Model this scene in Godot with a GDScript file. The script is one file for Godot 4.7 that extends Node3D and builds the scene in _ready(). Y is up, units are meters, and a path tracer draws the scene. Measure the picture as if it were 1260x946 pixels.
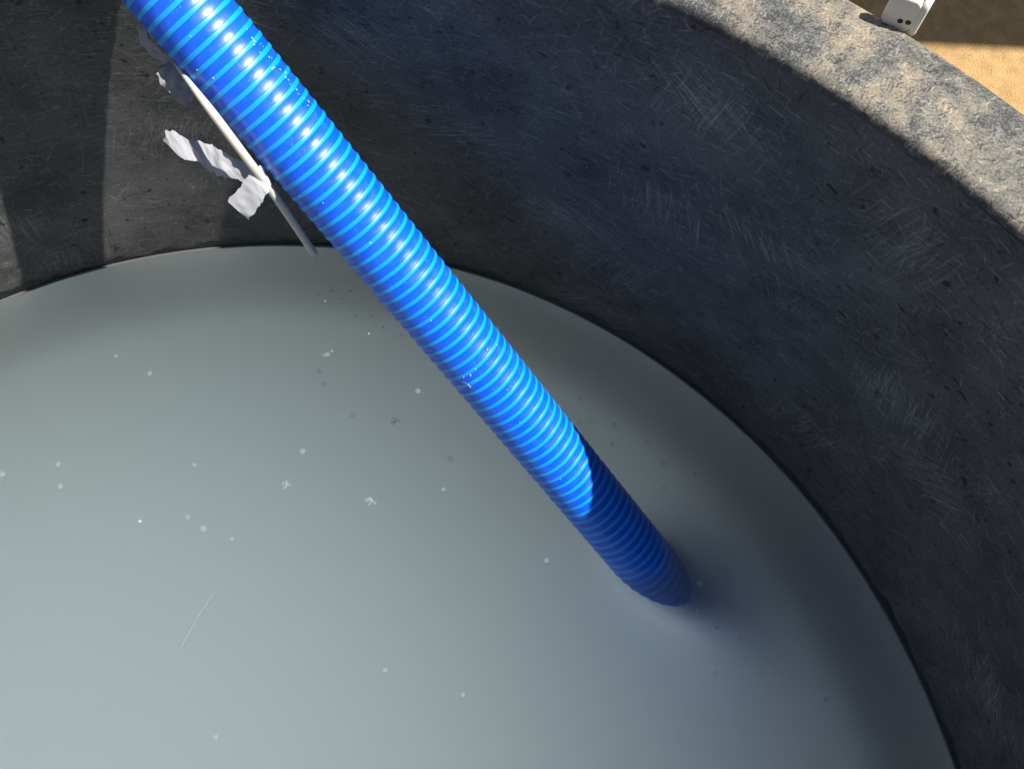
extends Node3D

# Tank axis, liquid level y = 0, rim top y = 0.42.
const TANK := Vector3(-0.2454, 0.0, 0.1643)
const R_LIQUID := 0.6447
const R_RIM := 0.6727
const R_OUT := 0.741
const RIM_Y := 0.42
const GROUND_Y := -1.05
const HOSE_FOOT := Vector3(0.10380, 0.0, -0.17151)
const HOSE_AXIS := Vector3(-0.56245, 0.67094, -0.48320)
const HOSE_R := 0.0286
const PITCH := 0.0094

var rng := RandomNumberGenerator.new()
var to_byte := PackedByteArray()
var used := {}

# ---------------------------------------------------------------- helpers
func numbered(called: String) -> String:
	var n: int = used.get(called, 0)
	used[called] = n + 1
	return called if n == 0 else "%s_%03d" % [called, n]

func thing(called: String, label: String, category: String, at := Vector3.ZERO, group := "", kind := "") -> Node3D:
	var o := Node3D.new()
	o.name = numbered(called)
	o.position = at
	add_child(o)
	tag(o, label, category, group, kind)
	return o

func tag(o: Node, label: String, category := "", group := "", kind := "") -> void:
	o.set_meta("label", label)
	if category: o.set_meta("category", category)
	if group: o.set_meta("group", group)
	if kind: o.set_meta("kind", kind)

func part(called: String, m: Mesh, mat: Material, parent: Node = self) -> MeshInstance3D:
	var o := MeshInstance3D.new()
	o.name = called if parent != self else numbered(called)
	o.mesh = m
	o.material_override = mat
	parent.add_child(o, true)
	return o

func lin(r: float, g: float, b: float, a := 1.0) -> Color:
	return Color(r, g, b, a).linear_to_srgb()

func mat(c: Color, rough: float, spec := 0.5) -> StandardMaterial3D:
	var m := StandardMaterial3D.new()
	m.albedo_color = c
	m.roughness = rough
	m.metallic_specular = spec
	return m

func grid_mesh(pos: PackedVector3Array, uv: PackedVector2Array, cols: int, rows: int, flip := false) -> ArrayMesh:
	# rows x cols vertices; smooth normals from the grid's own neighbours
	var index := PackedInt32Array()
	var normal := PackedVector3Array()
	normal.resize(pos.size())
	for j in rows - 1:
		for i in cols - 1:
			var a := j * cols + i
			var q := [a, a + 1, a + cols, a + 1, a + cols + 1, a + cols]
			if flip: q = [a, a + cols, a + 1, a + 1, a + cols, a + cols + 1]
			for k in 2:
				var n: Vector3 = (pos[q[k * 3 + 2]] - pos[q[k * 3]]).cross(pos[q[k * 3 + 1]] - pos[q[k * 3]])
				for l in 3:
					index.append(q[k * 3 + l])
					normal[q[k * 3 + l]] += n
	# close seams of rings
	if pos[0].distance_to(pos[cols - 1]) < 1e-5:
		for j in rows:
			var n := normal[j * cols] + normal[j * cols + cols - 1]
			normal[j * cols] = n
			normal[j * cols + cols - 1] = n
	for i in normal.size(): normal[i] = normal[i].normalized()
	var arrays := []
	arrays.resize(Mesh.ARRAY_MAX)
	arrays[Mesh.ARRAY_VERTEX] = pos
	arrays[Mesh.ARRAY_NORMAL] = normal
	arrays[Mesh.ARRAY_TEX_UV] = uv
	arrays[Mesh.ARRAY_INDEX] = index
	var m := ArrayMesh.new()
	m.add_surface_from_arrays(Mesh.PRIMITIVE_TRIANGLES, arrays)
	return m

func lathe(profile: Array, segs: int, u_repeat: float, wobble: FastNoiseLite = null, amp := 0.0, v_len := 1.0, y0 := 0.0, v_by_height := false) -> ArrayMesh:
	# profile: Vector2(radius, y) from first to last; the surface faces to the right of the direction of travel
	var pos := PackedVector3Array()
	var uv := PackedVector2Array()
	var run := 0.0
	for j in profile.size():
		if j: run += profile[j].distance_to(profile[j - 1])
		for i in segs + 1:
			var f := float(i) / segs
			var a := f * TAU
			var r: float = profile[j].x
			if wobble:
				r += amp * wobble.get_noise_3d(cos(a) * 100.0, sin(a) * 100.0, profile[j].y * 160.0)
			pos.append(Vector3(cos(a) * r, profile[j].y, sin(a) * r))
			uv.append(Vector2(f * u_repeat, 1.0 - (profile[j].y - y0) / v_len if v_by_height else run / v_len))
	return grid_mesh(pos, uv, segs + 1, profile.size(), true)

func frames(path: PackedVector3Array) -> Array:
	var out := []
	var side := Vector3.ZERO
	for i in path.size():
		var t := (path[mini(i + 1, path.size() - 1)] - path[maxi(i - 1, 0)]).normalized()
		if i == 0:
			side = (Vector3.UP - t * t.y).normalized()
		side = (side - t * side.dot(t)).normalized()
		out.append([t, side, t.cross(side)])
	return out

func tube(path: PackedVector3Array, radii: PackedFloat32Array, segs: int, closed_ends := true) -> ArrayMesh:
	var p := path.duplicate()
	var r := radii.duplicate()
	if closed_ends:
		p.insert(0, path[0] + (path[0] - path[1]).normalized() * 1e-4); r.insert(0, 1e-4)
		p.append(path[-1] + (path[-1] - path[-2]).normalized() * 1e-4); r.append(1e-4)
	var fr := frames(p)
	var pos := PackedVector3Array()
	var uv := PackedVector2Array()
	for j in p.size():
		for i in segs + 1:
			var a := TAU * i / segs
			pos.append(p[j] + (fr[j][1] * cos(a) + fr[j][2] * sin(a)) * r[j])
			uv.append(Vector2(float(i) / segs, float(j) / p.size()))
	return grid_mesh(pos, uv, segs + 1, p.size())

func spline(pts: Array, per := 8) -> PackedVector3Array:
	var out := PackedVector3Array()
	for i in pts.size() - 1:
		var a: Vector3 = pts[maxi(i - 1, 0)]
		var d: Vector3 = pts[mini(i + 2, pts.size() - 1)]
		for k in per:
			out.append(pts[i].cubic_interpolate(pts[i + 1], a, d, float(k) / per))
	out.append(pts[-1])
	return out

func ribbon(upper: Array, lower: Array, thick: float, noise: FastNoiseLite, crumple: float) -> ArrayMesh:
	# a strip of film with real thickness between two edges
	var u := spline(upper, 8)
	var l := spline(lower, 8)
	var across := 8
	var front := PackedVector3Array()
	for j in u.size():
		for i in across + 1:
			var f := float(i) / across
			var p := u[j].lerp(l[j], f)
			var t := (u[mini(j + 1, u.size() - 1)] - u[maxi(j - 1, 0)]).normalized()
			var n := t.cross((l[j] - u[j]).normalized()).normalized()
			front.append(p + n * crumple * noise.get_noise_2d(j * 14.0, f * 60.0) + (l[j] - u[j]).normalized() * 0.0022 * noise.get_noise_2d(j * 16.0 + 500.0, f * 20.0))
	var pos := PackedVector3Array()
	var uv := PackedVector2Array()
	var cols := 2 * (across + 1) + 1
	for j in u.size():
		var t := (u[mini(j + 1, u.size() - 1)] - u[maxi(j - 1, 0)]).normalized()
		var n := t.cross((l[j] - u[j]).normalized()).normalized() * thick * 0.5
		for i in across + 1: pos.append(front[j * (across + 1) + i] + n)
		for i in across + 1: pos.append(front[j * (across + 1) + across - i] - n)
		pos.append(front[j * (across + 1)] + n)
		for i in cols: uv.append(Vector2(float(i) / cols, float(j) / u.size()))
	return grid_mesh(pos, uv, cols, u.size())

# ---------------------------------------------------------------- computed textures
func noise_bytes(w: int, h: int, freq: float, s: int, octaves := 4) -> PackedByteArray:
	var n := FastNoiseLite.new()
	n.seed = s
	n.noise_type = FastNoiseLite.TYPE_SIMPLEX_SMOOTH
	n.frequency = freq
	n.fractal_octaves = octaves
	var im := n.get_seamless_image(w, h, false, false, 0.12, true)
	im.convert(Image.FORMAT_L8)
	return im.get_data()

func stroke(field: PackedFloat32Array, w: int, h: int, x: float, y: float, angle: float, length: float, strength: float, bend := 0.0) -> void:
	var n := int(length)
	for k in n:
		var f := float(k) / n
		var v := strength * minf(1.0, 4.0 * minf(f, 1.0 - f) + 0.15)
		var i := posmod(int(x), w)
		var j := int(y)
		if j >= 0 and j < h:
			var at := j * w + i
			field[at] = field[at] + v
			var beside := j * w + (i + 1) % w
			field[beside] = field[beside] + v * 0.35
		x += cos(angle)
		y += sin(angle)
		angle += bend

func texture(w: int, h: int, data: PackedByteArray, format := Image.FORMAT_RGB8) -> ImageTexture:
	return ImageTexture.create_from_image(Image.create_from_data(w, h, false, format, data))

func encode(v: float) -> int:
	return to_byte[clampi(int(v * 4095.0), 0, 4095)]

func wall_material() -> StandardMaterial3D:
	# 1.36 m of wall by 0.44 m; row 0 is the top (y = 0.44), the last row the liquid line (y = 0)
	var w := 2048
	var h := 656
	rng.seed = 11
	var cloud := noise_bytes(w, h, 0.006, 3, 5)
	var patch := noise_bytes(w, h, 0.02, 8, 4)
	var grain := noise_bytes(w, h, 0.22, 5, 2)
	var blot := noise_bytes(w, h, 0.035, 21, 3)
	var field := PackedFloat32Array()
	field.resize(w * h)
	for k in 16000:   # fine brushed scuffs, most of them lying round the wall
		var a := rng.randfn(0.0, 0.22) if rng.randf() < 0.62 else rng.randf_range(0.0, PI)
		stroke(field, w, h, rng.randf() * w, rng.randf() * h, a, rng.randf_range(4, 26), rng.randf_range(-0.2, 0.36))
	for k in 420:
		stroke(field, w, h, rng.randf() * w, rng.randf() * h, rng.randf_range(0.0, PI), rng.randf_range(30, 110), rng.randf_range(0.06, 0.22), rng.randfn(0.0, 0.004))
	for k in 26:
		var px := rng.randf() * w
		var py := rng.randf_range(0.15, 0.95) * h
		var pa := rng.randf_range(0.3, 2.8)
		for q in 70:   # scraped tracks made of many parallel hairs
			stroke(field, w, h, px + rng.randfn(0.0, 34.0), py + rng.randfn(0.0, 16.0), pa + rng.randfn(0.0, 0.12), rng.randf_range(14, 70), rng.randf_range(0.06, 0.24))
	for k in 30:   # gouges and dark knocks
		var len_g := rng.randf_range(3, 16)
		for q in rng.randi_range(2, 5):
			stroke(field, w, h, rng.randf_range(0, 0) + posmod(k * 617, w), posmod(k * 389, h) + q, rng.randfn(0.15, 0.25), len_g * rng.randf_range(0.6, 1.0), -1.2)
	var col := PackedByteArray()
	var rough := PackedByteArray()
	var high := PackedByteArray()
	col.resize(w * h * 3)
	rough.resize(w * h)
	high.resize(w * h)
	for j in h:
		var y := 0.44 * (1.0 - float(j) / h)
		for i in w:
			var at := j * w + i
			var c := cloud[at] / 255.0
			var p := patch[at] / 255.0
			var g := grain[at] / 255.0
			var f := field[at]
			var dust := 0.42 + 0.40 * (c - 0.5) + 0.18 * (p - 0.5) + 0.42 * (g - 0.5) + 1.6 * f
			if blot[at] > 205: dust -= (blot[at] - 205) / 40.0
			dust = clampf(dust, 0.0, 2.2) * 1.6
			# wet film with a ragged upper outline just over the liquid
			var wet := smoothstep(0.004, -0.002, y - 0.010 - 0.012 * (p - 0.4) - 0.012 * (c - 0.5))
			dust *= 1.0 - 0.85 * wet
			col[at * 3] = encode(0.008 + WALL_DUST * 1.01 * dust)
			col[at * 3 + 1] = encode(0.0085 + WALL_DUST * 1.0 * dust)
			col[at * 3 + 2] = encode(0.010 + WALL_DUST * 0.97 * dust)
			rough[at] = int(clampf(0.58 + 0.15 * dust - 0.35 * wet, 0.0, 1.0) * 255.0)
			high[at] = int(clampf(0.5 + 0.3 * (g - 0.5) + 0.4 * f + 0.05 * (p - 0.5), 0.0, 1.0) * 255.0)
	var m := StandardMaterial3D.new()
	m.albedo_texture = texture(w, h, col)
	m.roughness = 1.0
	m.roughness_texture = texture(w, h, rough, Image.FORMAT_L8)
	m.heightmap_enabled = true
	m.heightmap_texture = texture(w, h, high, Image.FORMAT_L8)
	m.heightmap_scale = 0.01
	m.metallic_specular = 0.42
	return m
const WALL_DUST := 0.10

func rim_material() -> StandardMaterial3D:
	# 1.1 m round the rim by 0.14 m across it
	var w := 2048
	var h := 256
	rng.seed = 29
	var cloud := noise_bytes(w, h, 0.012, 31, 4)
	var patch := noise_bytes(w, h, 0.045, 33, 3)
	var grain := noise_bytes(w, h, 0.3, 35, 2)
	var field := PackedFloat32Array()
	field.resize(w * h)
	for k in 26000:   # dust rubbed into short hairs across the rim
		var lean := 1.1 + 0.5 * sin(k * 0.37)
		var a := rng.randfn(lean, 0.5)
		stroke(field, w, h, rng.randf() * w, rng.randf() * h, a, rng.randf_range(3, 13), rng.randfn(0.0, 0.34))
	for k in 90:
		stroke(field, w, h, rng.randf() * w, rng.randf() * h, rng.randfn(0.0, 0.3), rng.randf_range(20, 90), rng.randf_range(-0.3, 0.35), rng.randfn(0.0, 0.01))
	var col := PackedByteArray()
	var high := PackedByteArray()
	col.resize(w * h * 3)
	high.resize(w * h)
	for j in h:
		for i in w:
			var at := j * w + i
			var c := cloud[at] / 255.0
			var p := patch[at] / 255.0
			var g := grain[at] / 255.0
			var f := field[at]
			var dust := clampf(0.5 + 0.9 * (c - 0.5) + 0.5 * (p - 0.5) + 1.1 * (g - 0.5) + 1.0 * f, 0.0, 1.4)
			if j < 46.0 + 26.0 * (p - 0.5) + 14.0 * (g - 0.5): dust *= 0.12   # dust lies on the top, not on the inner face of the lip
			var tan_tint := clampf(0.5 + 1.6 * (c - 0.5), 0.0, 1.0)
			col[at * 3] = encode(0.042 + (0.225 + 0.05 * tan_tint) * dust)
			col[at * 3 + 1] = encode(0.043 + 0.225 * dust)
			col[at * 3 + 2] = encode(0.047 + (0.20 - 0.05 * tan_tint) * dust)
			high[at] = int(clampf(0.5 + 0.4 * (g - 0.5) + 0.4 * f + 0.05 * (p - 0.5), 0.0, 1.0) * 255.0)
	var m := StandardMaterial3D.new()
	m.albedo_texture = texture(w, h, col)
	m.roughness = 0.72
	m.heightmap_enabled = true
	m.heightmap_texture = texture(w, h, high, Image.FORMAT_L8)
	m.heightmap_scale = 0.03
	m.metallic_specular = 0.4
	return m

func noise_texture(freq: float, s: int, size := 512, octaves := 4) -> ImageTexture:
	return texture(size, size, noise_bytes(size, size, freq, s, octaves), Image.FORMAT_L8)

func hose_material() -> StandardMaterial3D:
	# blue plastic with rubbed scuffs and a film of dried splashes
	var w := 512
	var h := 1024
	rng.seed = 61
	var film := noise_bytes(w, h, 0.02, 71, 5)
	var grain := noise_bytes(w, h, 0.25, 72, 2)
	var field := PackedFloat32Array()
	field.resize(w * h)
	for k in 500:
		stroke(field, w, h, rng.randf() * w, rng.randf() * h, rng.randfn(PI / 2, 0.35), rng.randf_range(4, 30), rng.randf_range(0.02, 0.16))
	for k in 420:
		var x := rng.randf() * w
		var y := rng.randf() * h
		for q in 3: stroke(field, w, h, x + rng.randf_range(-2, 2), y + q, 0.0, 3, rng.randf_range(0.05, 0.3))
	var col := PackedByteArray()
	var rough := PackedByteArray()
	col.resize(w * h * 3)
	rough.resize(w * h)
	for at in w * h:
		var f := clampf(field[at] * (0.4 + film[at] / 255.0), 0.0, 0.5)
		var d := clampf((film[at] / 255.0 - 0.52) * 0.10, 0.0, 0.05)
		col[at * 3] = encode(0.001 + 0.30 * f + 0.25 * d)
		col[at * 3 + 1] = encode(0.112 + 0.38 * f + 0.30 * d)
		col[at * 3 + 2] = encode(0.90 - 0.2 * f - 0.5 * d)
		rough[at] = int(clampf(0.33 + 0.22 * (film[at] / 255.0 - 0.4) + 0.10 * (grain[at] / 255.0 - 0.5) + 0.3 * f, 0.12, 0.9) * 255.0)
	var m := StandardMaterial3D.new()
	m.albedo_texture = texture(w, h, col)
	m.roughness = 1.0
	m.roughness_texture = texture(w, h, rough, Image.FORMAT_L8)
	m.metallic_specular = 0.62
	m.uv1_scale = Vector3(1.0, 2.4, 1.0)
	return m

func ground_material() -> StandardMaterial3D:
	var s := 1024
	var a := noise_bytes(s, s, 0.012, 51, 5)
	var b := noise_bytes(s, s, 0.11, 52, 3)
	var g := noise_bytes(s, s, 0.4, 53, 1)
	var col := PackedByteArray()
	col.resize(s * s * 3)
	var high := PackedByteArray()
	high.resize(s * s)
	for at in s * s:
		var k := 0.85 + 0.35 * (a[at] / 255.0 - 0.5) + 0.45 * (b[at] / 255.0 - 0.5) + 0.4 * (g[at] / 255.0 - 0.5)
		col[at * 3] = encode(0.58 * k)
		col[at * 3 + 1] = encode(0.37 * k)
		col[at * 3 + 2] = encode(0.165 * k)
		high[at] = int(clampf(0.5 + 0.5 * (b[at] / 255.0 - 0.5) + 0.4 * (g[at] / 255.0 - 0.5), 0.0, 1.0) * 255.0)
	var m := StandardMaterial3D.new()
	m.albedo_texture = texture(s, s, col)
	m.heightmap_enabled = true
	m.heightmap_texture = texture(s, s, high, Image.FORMAT_L8)
	m.heightmap_scale = 0.4
	m.roughness = 0.95
	m.metallic_specular = 0.25
	m.uv1_triplanar = true
	m.uv1_world_triplanar = true
	m.uv1_scale = Vector3(1.6, 1.6, 1.6)
	return m

# ---------------------------------------------------------------- the scene
func _ready() -> void:
	# camera
	var cam := Camera3D.new()
	cam.name = "camera"
	add_child(cam)
	cam.position = Vector3(0, 0.87, 0)
	cam.rotation_degrees = Vector3(-69.67, 0, 0)
	cam.fov = 45.0
	cam.near = 0.02
	cam.far = 200.0
	cam.current = true
	# sky, exposure
	var e := Environment.new()
	e.background_mode = Environment.BG_SKY
	var sm := ProceduralSkyMaterial.new()
	sm.sky_top_color = Color(0.34, 0.42, 0.54)
	sm.sky_horizon_color = Color(0.78, 0.75, 0.70)
	sm.sky_curve = 0.28
	sm.ground_bottom_color = Color(0.22, 0.19, 0.14)
	sm.ground_horizon_color = Color(0.42, 0.42, 0.40)
	sm.sun_angle_max = 8.0
	var sky := Sky.new()
	sky.sky_material = sm
	e.sky = sky
	e.background_energy_multiplier = 0.7
	e.tonemap_mode = Environment.TONE_MAPPER_LINEAR
	e.tonemap_exposure = 1.6
	e.volumetric_fog_enabled = true
	e.volumetric_fog_density = 0.0
	e.sdfgi_enabled = true
	e.ssao_enabled = true
	e.ssil_enabled = true
	var we := WorldEnvironment.new()
	we.name = "world"
	we.environment = e
	add_child(we)
	# sun: 52 degrees up, from the right and slightly from the near side
	var sun := DirectionalLight3D.new()
	sun.name = "sun"
	add_child(sun)
	var el := deg_to_rad(52.0)
	var az := deg_to_rad(3.0)
	var to_sun := Vector3(cos(el) * cos(az), sin(el), cos(el) * sin(az))
	sun.look_at_from_position(Vector3.ZERO, -to_sun, Vector3.UP)
	sun.light_energy = 1.6
	sun.light_angular_distance = 0.5
	sun.light_color = Color(1.0, 0.98, 0.94)
	sun.shadow_enabled = true

	for k in 4096:
		to_byte.append(int(round(255.0 * Color(k / 4095.0, 0, 0).linear_to_srgb().r)))

	make_ground()
	make_pillar()
	make_tank()
	make_water()
	make_hose()
	make_rod_and_tape()
	make_clip()
	make_bubbles()

func make_ground() -> void:
	var m := PlaneMesh.new()
	m.size = Vector2(120, 120)
	var o := part("ground", m, ground_material())
	o.position = Vector3(0, GROUND_Y, 0)
	tag(o, "sandy brown soil beyond the rim of the tank", "soil", "", "structure")

func make_pillar() -> void:
	# stands off to the right: the edge of its shade lies on the soil beyond the rim
	var b := thing("concrete_pillar", "tall plain concrete pillar standing outside the picture beyond the tank", "pillar", Vector3(3.6, GROUND_Y, -1.50))
	var w := BoxMesh.new()
	w.size = Vector3(0.4, 3.7, 1.3)
	part("shaft", w, mat(lin(0.34, 0.31, 0.27), 0.9, 0.3), b).position = Vector3(0.2, 1.85, -0.65)
	var r := BoxMesh.new()
	r.size = Vector3(0.46, 0.08, 1.3)
	part("capstone", r, mat(lin(0.30, 0.28, 0.25), 0.8), b).position = Vector3(0.2, 3.74, -0.653)

func make_tank() -> void:
	var t := thing("water_tank", "round black plastic tank, scuffed inside, with a dusty flat rim", "tank", TANK + Vector3(0, GROUND_Y, 0))
	var wob := FastNoiseLite.new()
	wob.seed = 4
	wob.frequency = 0.012
	var y0 := -GROUND_Y
	var inner := []
	for p in [Vector2(0.0, 0.052), Vector2(0.60, 0.052), Vector2(0.632, 0.06), Vector2(0.6445, 0.085)]: inner.append(p)
	for k in 36:
		var y := lerpf(GROUND_Y + 0.1, 0.335, k / 35.0)
		inner.append(Vector2(0.6447 + (0.0175 * maxf(0.0, y) / 0.335), y + y0))
	for p in [Vector2(0.664, 0.352), Vector2(0.667, 0.368), Vector2(0.6685, 0.386), Vector2(0.6710, 0.402), Vector2(0.6744, 0.4125)]: inner.append(p + Vector2(0, y0))
	inner.reverse()
	part("wall", lathe(inner, 256, 3.0, wob, 0.0016, 0.44, y0, true), wall_material(), t)
	var outer := []
	for p in [Vector2(0.0, 0.0), Vector2(0.60, 0.0), Vector2(0.645, 0.02), Vector2(0.655, 0.06), Vector2(0.660, 0.90), Vector2(0.676, 1.39), Vector2(0.680, 1.455)]: outer.append(p)
	part("outer_shell", lathe(outer, 160, 3.0), mat(lin(0.03, 0.032, 0.036), 0.5), t)
	# flange with a rolled inner lip and a turned-down outer edge
	var lip := []
	for k in 9:
		var a := lerpf(PI, PI * 0.5, k / 8.0)
		lip.append(Vector2(0.6825 + 0.008 * cos(a), RIM_Y - 0.008 + 0.008 * sin(a)))
	lip.insert(0, Vector2(0.6745, RIM_Y - 0.030))
	for p in [Vector2(0.695, RIM_Y + 0.0008), Vector2(0.712, RIM_Y + 0.001), Vector2(0.728, RIM_Y), Vector2(0.7365, RIM_Y - 0.0012)]: lip.append(p)
	for k in 6:
		var a := lerpf(PI * 0.42, 0.0, k / 5.0)
		lip.append(Vector2(0.7355 + 0.0055 * cos(a), RIM_Y - 0.007 + 0.0055 * sin(a)))
	for p in [Vector2(0.741, RIM_Y - 0.034), Vector2(0.736, RIM_Y - 0.034), Vector2(0.735, RIM_Y - 0.010), Vector2(0.680, RIM_Y - 0.012)]: lip.append(p)
	var moved := []
	for p in lip: moved.append(p + Vector2(0, y0))
	var rim_wob := FastNoiseLite.new()
	rim_wob.seed = 9
	rim_wob.frequency = 0.02
	part("rim", lathe(moved, 256, 4.0, rim_wob, 0.0018, 0.14), rim_material(), t)

func make_water() -> void:
	var t := thing("water", "cloudy grey milky liquid filling the black tank", "liquid", TANK, "", "structure")
	# clear skin of the liquid
	var skin := []
	for k in 41: skin.append(Vector2(0.6485 * k / 40.0, 0.0 if k < 40 else 0.0006))
	var w := StandardMaterial3D.new()
	w.transparency = BaseMaterial3D.TRANSPARENCY_ALPHA
	w.albedo_color = lin(0.40, 0.45, 0.43, 0.0)
	w.roughness = 0.03
	w.metallic_specular = 0.36
	w.heightmap_enabled = true
	w.heightmap_texture = noise_texture(0.014, 88, 512, 3)
	w.heightmap_scale = 0.05
	w.uv1_triplanar = true
	w.uv1_scale = Vector3(3.0, 3.0, 3.0)
	var s := part("surface", lathe(skin, 192, 3.0), w, t)
	s.rotation = Vector3.ZERO
	# thicker silt stirred up where the hose dips in, a real scattering volume
	for c in [[0.15, 0.072, 0.036, 9.0], [0.12, 0.060, 0.030, 18.0]]:
		var stirred := FogVolume.new()
		stirred.name = "stirred_silt"
		stirred.shape = RenderingServer.FOG_VOLUME_SHAPE_ELLIPSOID
		stirred.size = Vector3(c[0], c[2], c[1])
		stirred.rotation.y = atan2(-HOSE_AXIS.z, HOSE_AXIS.x)
		stirred.position = HOSE_FOOT + Vector3(0.038, -0.001 - c[2] / 2, 0.033) - TANK
		var sm := FogMaterial.new()
		sm.albedo = lin(0.86, 0.97, 0.985)
		sm.density = c[3]
		stirred.material = sm
		t.add_child(stirred, true)
	# the milky body of the liquid: light passes into it and is scattered back by the silt below
	var d := []
	for k in 13: d.append(Vector2(0.646 * k / 12.0, 0.0))
	var pos := PackedVector3Array()
	var uv := PackedVector2Array()
	for j in 91:
		for i in 161:
			var q := Vector2.from_angle(TAU * i / 160.0) * 0.646 * j / 90.0
			var off := (q + Vector2(TANK.x, TANK.z) - Vector2(HOSE_FOOT.x + 0.055, HOSE_FOOT.z + 0.047)).rotated(-Vector2(HOSE_AXIS.x, HOSE_AXIS.z).angle())
			off.y *= 2.0
			pos.append(Vector3(q.x, -0.003 - 0.018 * smoothstep(0.646, 0.57, q.length()) - 0.020 * exp(-off.length_squared() / 0.0045), q.y))
			uv.append(q)
	var milk := mat(lin(0.65, 0.725, 0.745), 1.0, 0.0)
	milk.specular_mode = BaseMaterial3D.SPECULAR_DISABLED
	milk.backlight_enabled = true
	milk.backlight = lin(2.0, 2.0, 2.0)
	part("milky_layer", grid_mesh(pos, uv, 161, 91, true), milk, t)
	part("settled_silt", lathe(d, 96, 1.0), mat(lin(0.235, 0.295, 0.312), 0.9, 0.2), t).position = Vector3(0, -0.185, 0)
	# the liquid creeps up a little where the hose breaks its surface
	var mp := PackedVector3Array()
	var mu := PackedVector2Array()
	var along := Vector3(HOSE_AXIS.x, 0, HOSE_AXIS.z).normalized()
	var beside := Vector3(-along.z, 0, along.x)
	for j in 7:
		var f := j / 6.0
		for i in 65:
			var a := TAU * i / 64.0
			var k := HOSE_R + 0.0002 + 0.0030 * f
			mp.append(HOSE_FOOT - TANK + along * cos(a) * (k / HOSE_AXIS.y - 0.0006) + beside * sin(a) * k + Vector3.UP * (0.0001 + 0.0012 * pow(1.0 - f, 2.0)))
			mu.append(Vector2(f, a))
	part("meniscus", grid_mesh(mp, mu, 65, 7, true), w, t)
	# scum line where the liquid meets the wall
	var ring := []
	for k in 5:
		var a := lerpf(PI, 0.0, k / 4.0)
		ring.append(Vector2(0.6445 + 0.0016 * cos(a), 0.0003 + 0.0011 * sin(a)))
	var wob := FastNoiseLite.new()
	wob.seed = 4
	wob.frequency = 0.02
	part("scum_line", lathe(ring, 256, 1.0, wob, 0.0012), mat(lin(0.10, 0.103, 0.105), 0.5), t)

func hose_path() -> PackedVector3Array:
	var p := PackedVector3Array()
	var ds := PITCH / 10.0
	var t := -0.46
	while t < 0.80:
		p.append(HOSE_FOOT + HOSE_AXIS * t)
		t += ds
	# over the rim the hose bends down to the ground
	var at := p[-1]
	var dir := HOSE_AXIS
	var out_dir := Vector3(HOSE_AXIS.x, 0, HOSE_AXIS.z).normalized()
	var pitch_angle := asin(HOSE_AXIS.y)
	while at.y > GROUND_Y + 0.06 and p.size() < 2400:
		pitch_angle = maxf(pitch_angle - ds / 0.34, -1.35)
		dir = out_dir * cos(pitch_angle) + Vector3.UP * sin(pitch_angle)
		at += dir * ds
		p.append(at)
	return p

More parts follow.
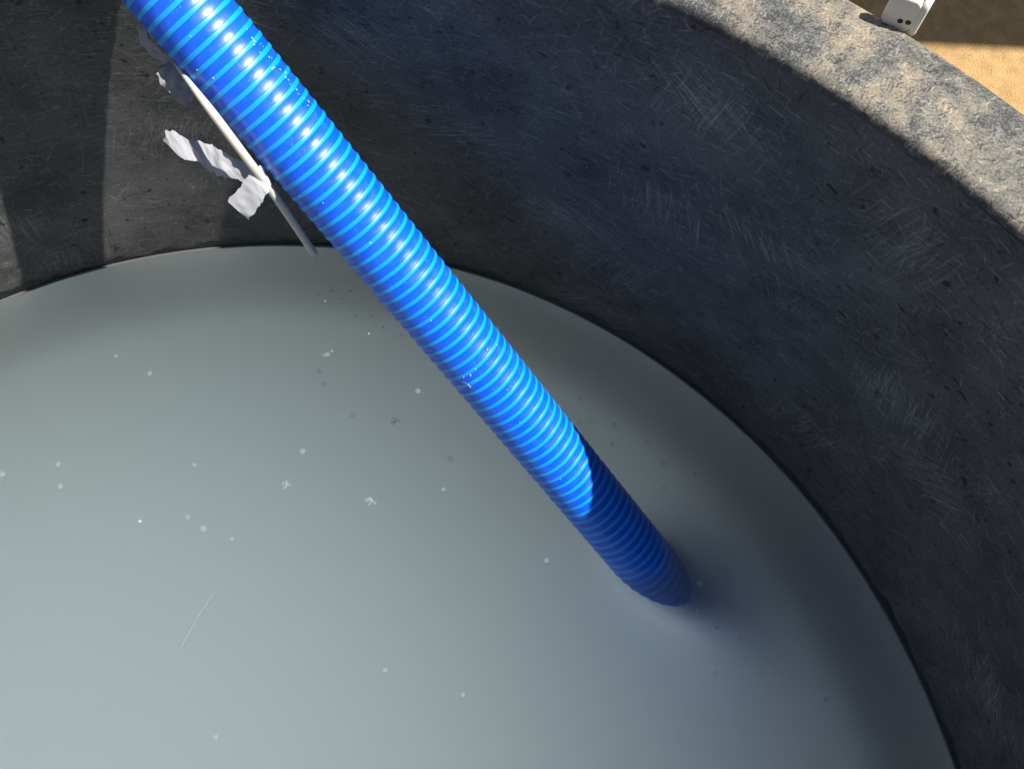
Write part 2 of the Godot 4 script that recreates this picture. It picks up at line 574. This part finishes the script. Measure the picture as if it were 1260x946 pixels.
func make_hose() -> void:
	var h := thing("suction_hose", "ribbed bright blue plastic hose slanting down into the milky liquid", "hose")
	var p := hose_path()
	var fr := frames(p)
	var segs := 40
	var ds := PITCH / 10.0
	var pos := PackedVector3Array()
	var uv := PackedVector2Array()
	for j in p.size():
		for i in segs + 1:
			var a := TAU * i / segs
			var ph := TAU * j * ds / PITCH - a
			var r := HOSE_R + 0.00018 * cos(ph)
			pos.append(p[j] + (fr[j][1] * cos(a) + fr[j][2] * sin(a)) * r)
			uv.append(Vector2(float(i) / segs, j * ds))
	var blue := hose_material()
	blue.resource_name = "blue_plastic"
	part("hose_wall", grid_mesh(pos, uv, segs + 1, p.size()), blue, h)
	# the stiff spiral that stands proud of the wall
	pos = PackedVector3Array()
	uv = PackedVector2Array()
	var per := 36
	var total := (p.size() - 3) * ds
	var turns := int(total / PITCH)
	var ring := 8
	var count := 0
	for k in turns * per:
		var a := TAU * (k % per) / per
		var sdist := PITCH * k / per
		var f := sdist / ds
		var j := int(f)
		var g := f - j
		var c := p[j].lerp(p[j + 1], g)
		var out: Vector3 = fr[j][1] * cos(a) + fr[j][2] * sin(a)
		var t: Vector3 = fr[j][0]
		var centre := c + out * (HOSE_R + 0.0002)
		for i in ring + 1:
			var b := TAU * i / ring
			pos.append(centre + t * (0.0019 * cos(b)) + out * (0.00042 * sin(b)))
			uv.append(Vector2(float(i) / ring, sdist))
		count += 1
	var pale := mat(lin(0.002, 0.33, 0.96), 0.36, 0.62)
	pale.resource_name = "pale_blue_plastic"
	var o := part("spiral_rib", grid_mesh(pos, uv, ring + 1, count), pale, h)
	tag(o, "paler blue spiral rib")
	# dried splashes on the hose
	rng.seed = 77
	var e1 := (Vector3.UP - HOSE_AXIS * HOSE_AXIS.y).normalized()
	var e2 := HOSE_AXIS.cross(e1)
	var spots := [Vector2(0.2386, -1.046), Vector2(0.2371, -1.001), Vector2(0.2420, -0.723), Vector2(0.2351, -1.308), Vector2(0.2425, -0.930), Vector2(0.2344, -0.688), Vector2(0.2356, -0.754), Vector2(0.2409, -0.742), Vector2(0.2321, -0.963), Vector2(0.2344, -0.973), Vector2(0.2417, -0.704), Vector2(0.4317, -1.189), Vector2(0.4194, -0.758), Vector2(0.4194, -1.598), Vector2(0.4411, -1.339), Vector2(0.1805, -0.487), Vector2(0.3760, -0.481), Vector2(0.2496, 0.113), Vector2(0.2449, 0.456), Vector2(0.2437, -0.491), Vector2(0.2994, -0.564), Vector2(0.5541, -0.605), Vector2(0.5265, -0.848), Vector2(0.2112, -0.172), Vector2(0.1107, -0.655), Vector2(0.1337, -1.304), Vector2(0.5363, -1.048), Vector2(0.3387, -1.138)]
	for k in 22: spots.append(Vector2(0.477 + 0.0027 * k + rng.randfn(0.0, 0.002), rng.randf_range(0.40, 0.70)))
	var dot := SphereMesh.new()
	dot.radius = 0.001
	dot.height = 0.002
	dot.radial_segments = 8
	dot.rings = 4
	var splash := mat(lin(0.42, 0.50, 0.58), 0.4)
	for s: Vector2 in spots:
		var out := e1 * cos(s.y) + e2 * sin(s.y)
		var q := part("splash_spot", dot, splash, h)
		var k := rng.randf_range(0.35, 0.85)
		q.transform = Transform3D(Basis(HOSE_AXIS * k * rng.randf_range(0.7, 1.6), out * k * 0.35, HOSE_AXIS.cross(out) * k), HOSE_FOOT + HOSE_AXIS * s.x + out * (HOSE_R + 0.0007))

func make_rod_and_tape() -> void:

	var pts := ROD_POINTS
	var path := spline(pts, 10)
	var radii := PackedFloat32Array()
	for k in path.size(): radii.append(0.0031 * smoothstep(-0.22, 0.4, float(k) / path.size()))
	var m := mat(lin(0.58, 0.58, 0.51), 0.35)
	m.subsurf_scatter_enabled = true
	m.subsurf_scatter_strength = 0.25
	var r := thing("plastic_tube", "thin off-white plastic tube taped along the underside of the blue hose", "tube")
	part("tube_wall", tube(path, radii, 20), m, r)
	var n := FastNoiseLite.new()
	n.seed = 6
	n.frequency = 0.02
	var film := mat(lin(0.50, 0.51, 0.55, 0.80), 0.4)
	film.transparency = BaseMaterial3D.TRANSPARENCY_ALPHA
	film.backlight_enabled = true
	film.backlight = Color(0.5, 0.5, 0.5)
	var thin := mat(lin(0.36, 0.37, 0.41, 0.62), 0.38)
	thin.transparency = BaseMaterial3D.TRANSPARENCY_ALPHA
	var a := part("tape_strip", ribbon([Vector3(-0.1764, 0.3087, -0.3733), Vector3(-0.1834, 0.3110, -0.3679), Vector3(-0.1914, 0.3040, -0.3604), Vector3(-0.2035, 0.2952, -0.3526)], [Vector3(-0.1721, 0.2973, -0.3640), Vector3(-0.1752, 0.2963, -0.3572), Vector3(-0.1810, 0.2901, -0.3517), Vector3(-0.1916, 0.2809, -0.3458)], 0.0003, n, 0.0012), film)
	tag(a, "white tape end curling round the thin tube, lowest of the scraps", "tape", "torn tape scraps on the hose")
	a = part("tape_strip", ribbon([Vector3(-0.2356, 0.3389, -0.3799), Vector3(-0.2322, 0.3342, -0.3846), Vector3(-0.2270, 0.3232, -0.3851), Vector3(-0.2177, 0.3144, -0.3885), Vector3(-0.2035, 0.3065, -0.3844), Vector3(-0.1863, 0.2957, -0.3813)], [Vector3(-0.2393, 0.3305, -0.3774), Vector3(-0.2287, 0.3155, -0.3730), Vector3(-0.2230, 0.3066, -0.3776), Vector3(-0.2173, 0.2963, -0.3756), Vector3(-0.2071, 0.2942, -0.3729), Vector3(-0.1860, 0.2846, -0.3714)], 0.0003, n, 0.0022), film)
	tag(a, "crumpled grey tape strip flying out leftwards from the thin tube", "tape", "torn tape scraps on the hose")
	a = part("tape_strip", ribbon([Vector3(-0.2319, 0.3572, -0.4236), Vector3(-0.2254, 0.3468, -0.4185), Vector3(-0.2189, 0.3379, -0.4147)], [Vector3(-0.2401, 0.3564, -0.4129), Vector3(-0.2372, 0.3437, -0.4102), Vector3(-0.2258, 0.3303, -0.4042)], 0.0003, n, 0.004), thin)
	tag(a, "thin see-through tape scrap beside the upper end of the tube", "tape", "torn tape scraps on the hose")
	a = part("tape_strip", ribbon([Vector3(-0.2463, 0.3749, -0.4368), Vector3(-0.2397, 0.3643, -0.4312), Vector3(-0.2310, 0.3527, -0.4259)], [Vector3(-0.2505, 0.3737, -0.4365), Vector3(-0.2482, 0.3587, -0.4305), Vector3(-0.2362, 0.3491, -0.4262)], 0.0003, n, 0.003), thin)
	tag(a, "narrow grey tape scrap highest up along the hose", "tape", "torn tape scraps on the hose")


const ROD_POINTS := [Vector3(-0.2272, 0.3585, -0.4198), Vector3(-0.2096, 0.3603, -0.3959), Vector3(-0.1973, 0.3478, -0.3825), Vector3(-0.1842, 0.3235, -0.3701), Vector3(-0.1725, 0.2832, -0.3633), Vector3(-0.1542, 0.2274, -0.3466)]

func rounded(w: float, h: float, r: float, thick: float) -> ArrayMesh:
	# a plate w by h (x, y) with round corners and a small chamfer, thick along z
	var pts := []
	for c in 4:
		var cx := (w / 2 - r) * (1 if c in [0, 3] else -1)
		var cy := (h / 2 - r) * (1 if c in [0, 1] else -1)
		for k in 7:
			var a := PI / 2 * (c + k / 6.0)
			pts.append(Vector2(cx + cos(a) * r, cy + sin(a) * r))
	pts.append(pts[0])
	var pos := PackedVector3Array()
	var uv := PackedVector2Array()
	var ch := thick * 0.18
	for layer in [[0.0, -thick / 2], [1.0 - ch / w * 2, -thick / 2], [1.0, -thick / 2 + ch], [1.0, thick / 2 - ch], [1.0 - ch / w * 2, thick / 2], [0.0, thick / 2]]:
		for p: Vector2 in pts:
			pos.append(Vector3(p.x * layer[0], p.y * layer[0], layer[1]))
			uv.append(p)
	return grid_mesh(pos, uv, pts.size(), 6)

func make_clip() -> void:
	var t := thing("plastic_clip", "small white plastic clip with two dark holes on the tank rim", "clip", Vector3(0.2340, RIM_Y - 0.002, -0.4010))
	t.rotation_degrees = Vector3(0, -24, 0)
	var white := mat(lin(0.64, 0.62, 0.58), 0.45)
	part("plate", rounded(0.019, 0.024, 0.005, 0.006), white, t).position = Vector3(-0.001, 0.010, 0)
	var s := part("side_cheek", rounded(0.013, 0.026, 0.004, 0.005), white, t)
	s.position = Vector3(0.0105, 0.0085, -0.0035)
	s.rotation_degrees = Vector3(0, 82, 0)
	var hole := CylinderMesh.new()
	hole.top_radius = 0.0017
	hole.bottom_radius = 0.0017
	hole.height = 0.001
	for k in 2:
		var o := part("hole", hole, mat(lin(0.02, 0.012, 0.01), 0.7), t)
		o.position = Vector3(0.0005 + 0.0046 * k, 0.0055 + 0.0008 * k, 0.0027)
		o.rotation_degrees = Vector3(90, 0, 0)

func make_bubbles() -> void:
	rng.seed = 5
	var dome := SphereMesh.new()
	dome.is_hemisphere = true
	dome.radius = 1.0
	dome.height = 1.0
	dome.radial_segments = 16
	dome.rings = 6
	var skin := StandardMaterial3D.new()
	skin.transparency = BaseMaterial3D.TRANSPARENCY_ALPHA
	skin.albedo_color = lin(0.6, 0.65, 0.66, 0.09)
	skin.roughness = 0.02
	skin.metallic_specular = 0.7
	var spots := [Vector2(-0.194, -0.336), Vector2(-0.158, -0.289), Vector2(-0.066, -0.215), Vector2(-0.060, -0.245), Vector2(-0.204, -0.253), Vector2(-0.094, -0.315), Vector2(-0.188, -0.322), Vector2(-0.401, -0.353), Vector2(-0.364, -0.334), Vector2(-0.440, -0.240), Vector2(-0.492, -0.230), Vector2(-0.308, -0.239), Vector2(-0.353, -0.184), Vector2(-0.308, -0.188), Vector2(-0.292, -0.177), Vector2(-0.264, -0.167), Vector2(-0.260, 0.007), Vector2(-0.434, -0.218), Vector2(0.067, -0.306), Vector2(0.065, -0.282), Vector2(0.101, -0.280), Vector2(0.098, -0.260), Vector2(0.132, -0.262), Vector2(0.147, -0.240), Vector2(0.177, -0.230), Vector2(0.146, -0.216), Vector2(0.243, -0.204), Vector2(0.174, -0.126), Vector2(0.170, -0.101), Vector2(0.187, -0.086), Vector2(0.229, -0.088), Vector2(0.032, -0.147), Vector2(0.034, -0.372), Vector2(0.061, -0.371), Vector2(0.207, -0.077), Vector2(0.211, -0.059), Vector2(0.183, -0.046), Vector2(0.279, -0.024), Vector2(0.307, -0.037), Vector2(0.319, 0.013), Vector2(0.250, -0.005), Vector2(-0.114, -0.049), Vector2(-0.044, -0.028)]
	for s: Vector2 in spots:
		var b := part("air_bubble", dome, skin)
		var r := rng.randf_range(0.0018, 0.0032)
		b.scale = Vector3(r, r * 0.7, r)
		b.position = Vector3(s.x, 0.0004, s.y)
		var right := s.x - HOSE_FOOT.x > (s.y - HOSE_FOOT.z) * HOSE_AXIS.x / HOSE_AXIS.z
		tag(b, "tiny single air bubble on the shaded liquid right of the hose" if right else "tiny single air bubble on the bright liquid left of the hose", "bubble", "single bubbles right of the hose" if right else "single bubbles left of the hose")
	var clusters := [[Vector2(-0.115, -0.284), "froth of small bubbles on the liquid left of the hose's middle", 9, 0.0055], [Vector2(-0.215, -0.220), "small froth of bubbles nearest the middle of the liquid's bright area", 7, 0.004], [Vector2(-0.136, -0.204), "lowest froth of small bubbles on the liquid left of the hose", 10, 0.005], [Vector2(-0.187, -0.353), "froth of bubbles nearest the end of the thin plastic tube", 6, 0.005]]
	for c in clusters:
		var t := thing("bubble_cluster", c[1], "bubbles", Vector3(c[0].x, 0.0004, c[0].y), "bubble froths on the liquid")
		for k in c[2]:
			var b := part("bubble", dome, skin, t)
			var r := rng.randf_range(0.0009, 0.0022)
			b.scale = Vector3(r, r * 0.75, r)
			b.position = Vector3(rng.randfn(0.0, c[3] * 0.6), 0.0, rng.randfn(0.0, c[3] * 0.6))
	# scum flakes beside the hose
	var flake := SphereMesh.new()
	flake.radius = 0.001
	flake.height = 0.0007
	flake.radial_segments = 7
	flake.rings = 3
	var scum := thing("scum_patch", "pale yellowish scum flakes floating beside the end of the tube", "scum", Vector3(-0.163, 0.0006, -0.405))
	var fm := mat(lin(0.78, 0.76, 0.66), 0.6)
	for k in 22:
		var f := rng.randf_range(-1.0, 1.0)
		var o := part("scum_flake", flake, fm, scum)
		o.position = Vector3(0.034 * f + rng.randfn(0.0, 0.009), 0.0, 0.036 * f + rng.randfn(0.0, 0.008))
		var r := rng.randf_range(0.4, 1.3)
		o.scale = Vector3(r, 1.0, r * rng.randf_range(0.5, 1.4))
		o.rotation.y = rng.randf() * TAU
	var path := spline([Vector3(-0.276, 0.0008, -0.116), Vector3(-0.283, 0.0008, -0.104), Vector3(-0.291, 0.0008, -0.088), Vector3(-0.301, 0.0008, -0.066)], 6)
	var radii := PackedFloat32Array()
	for k in path.size(): radii.append(0.0002)
	var fb := part("floating_fibre", tube(path, radii, 6), mat(lin(0.24, 0.27, 0.27), 0.7))
	tag(fb, "thin pale fibre floating on the bright part of the liquid", "fibre")
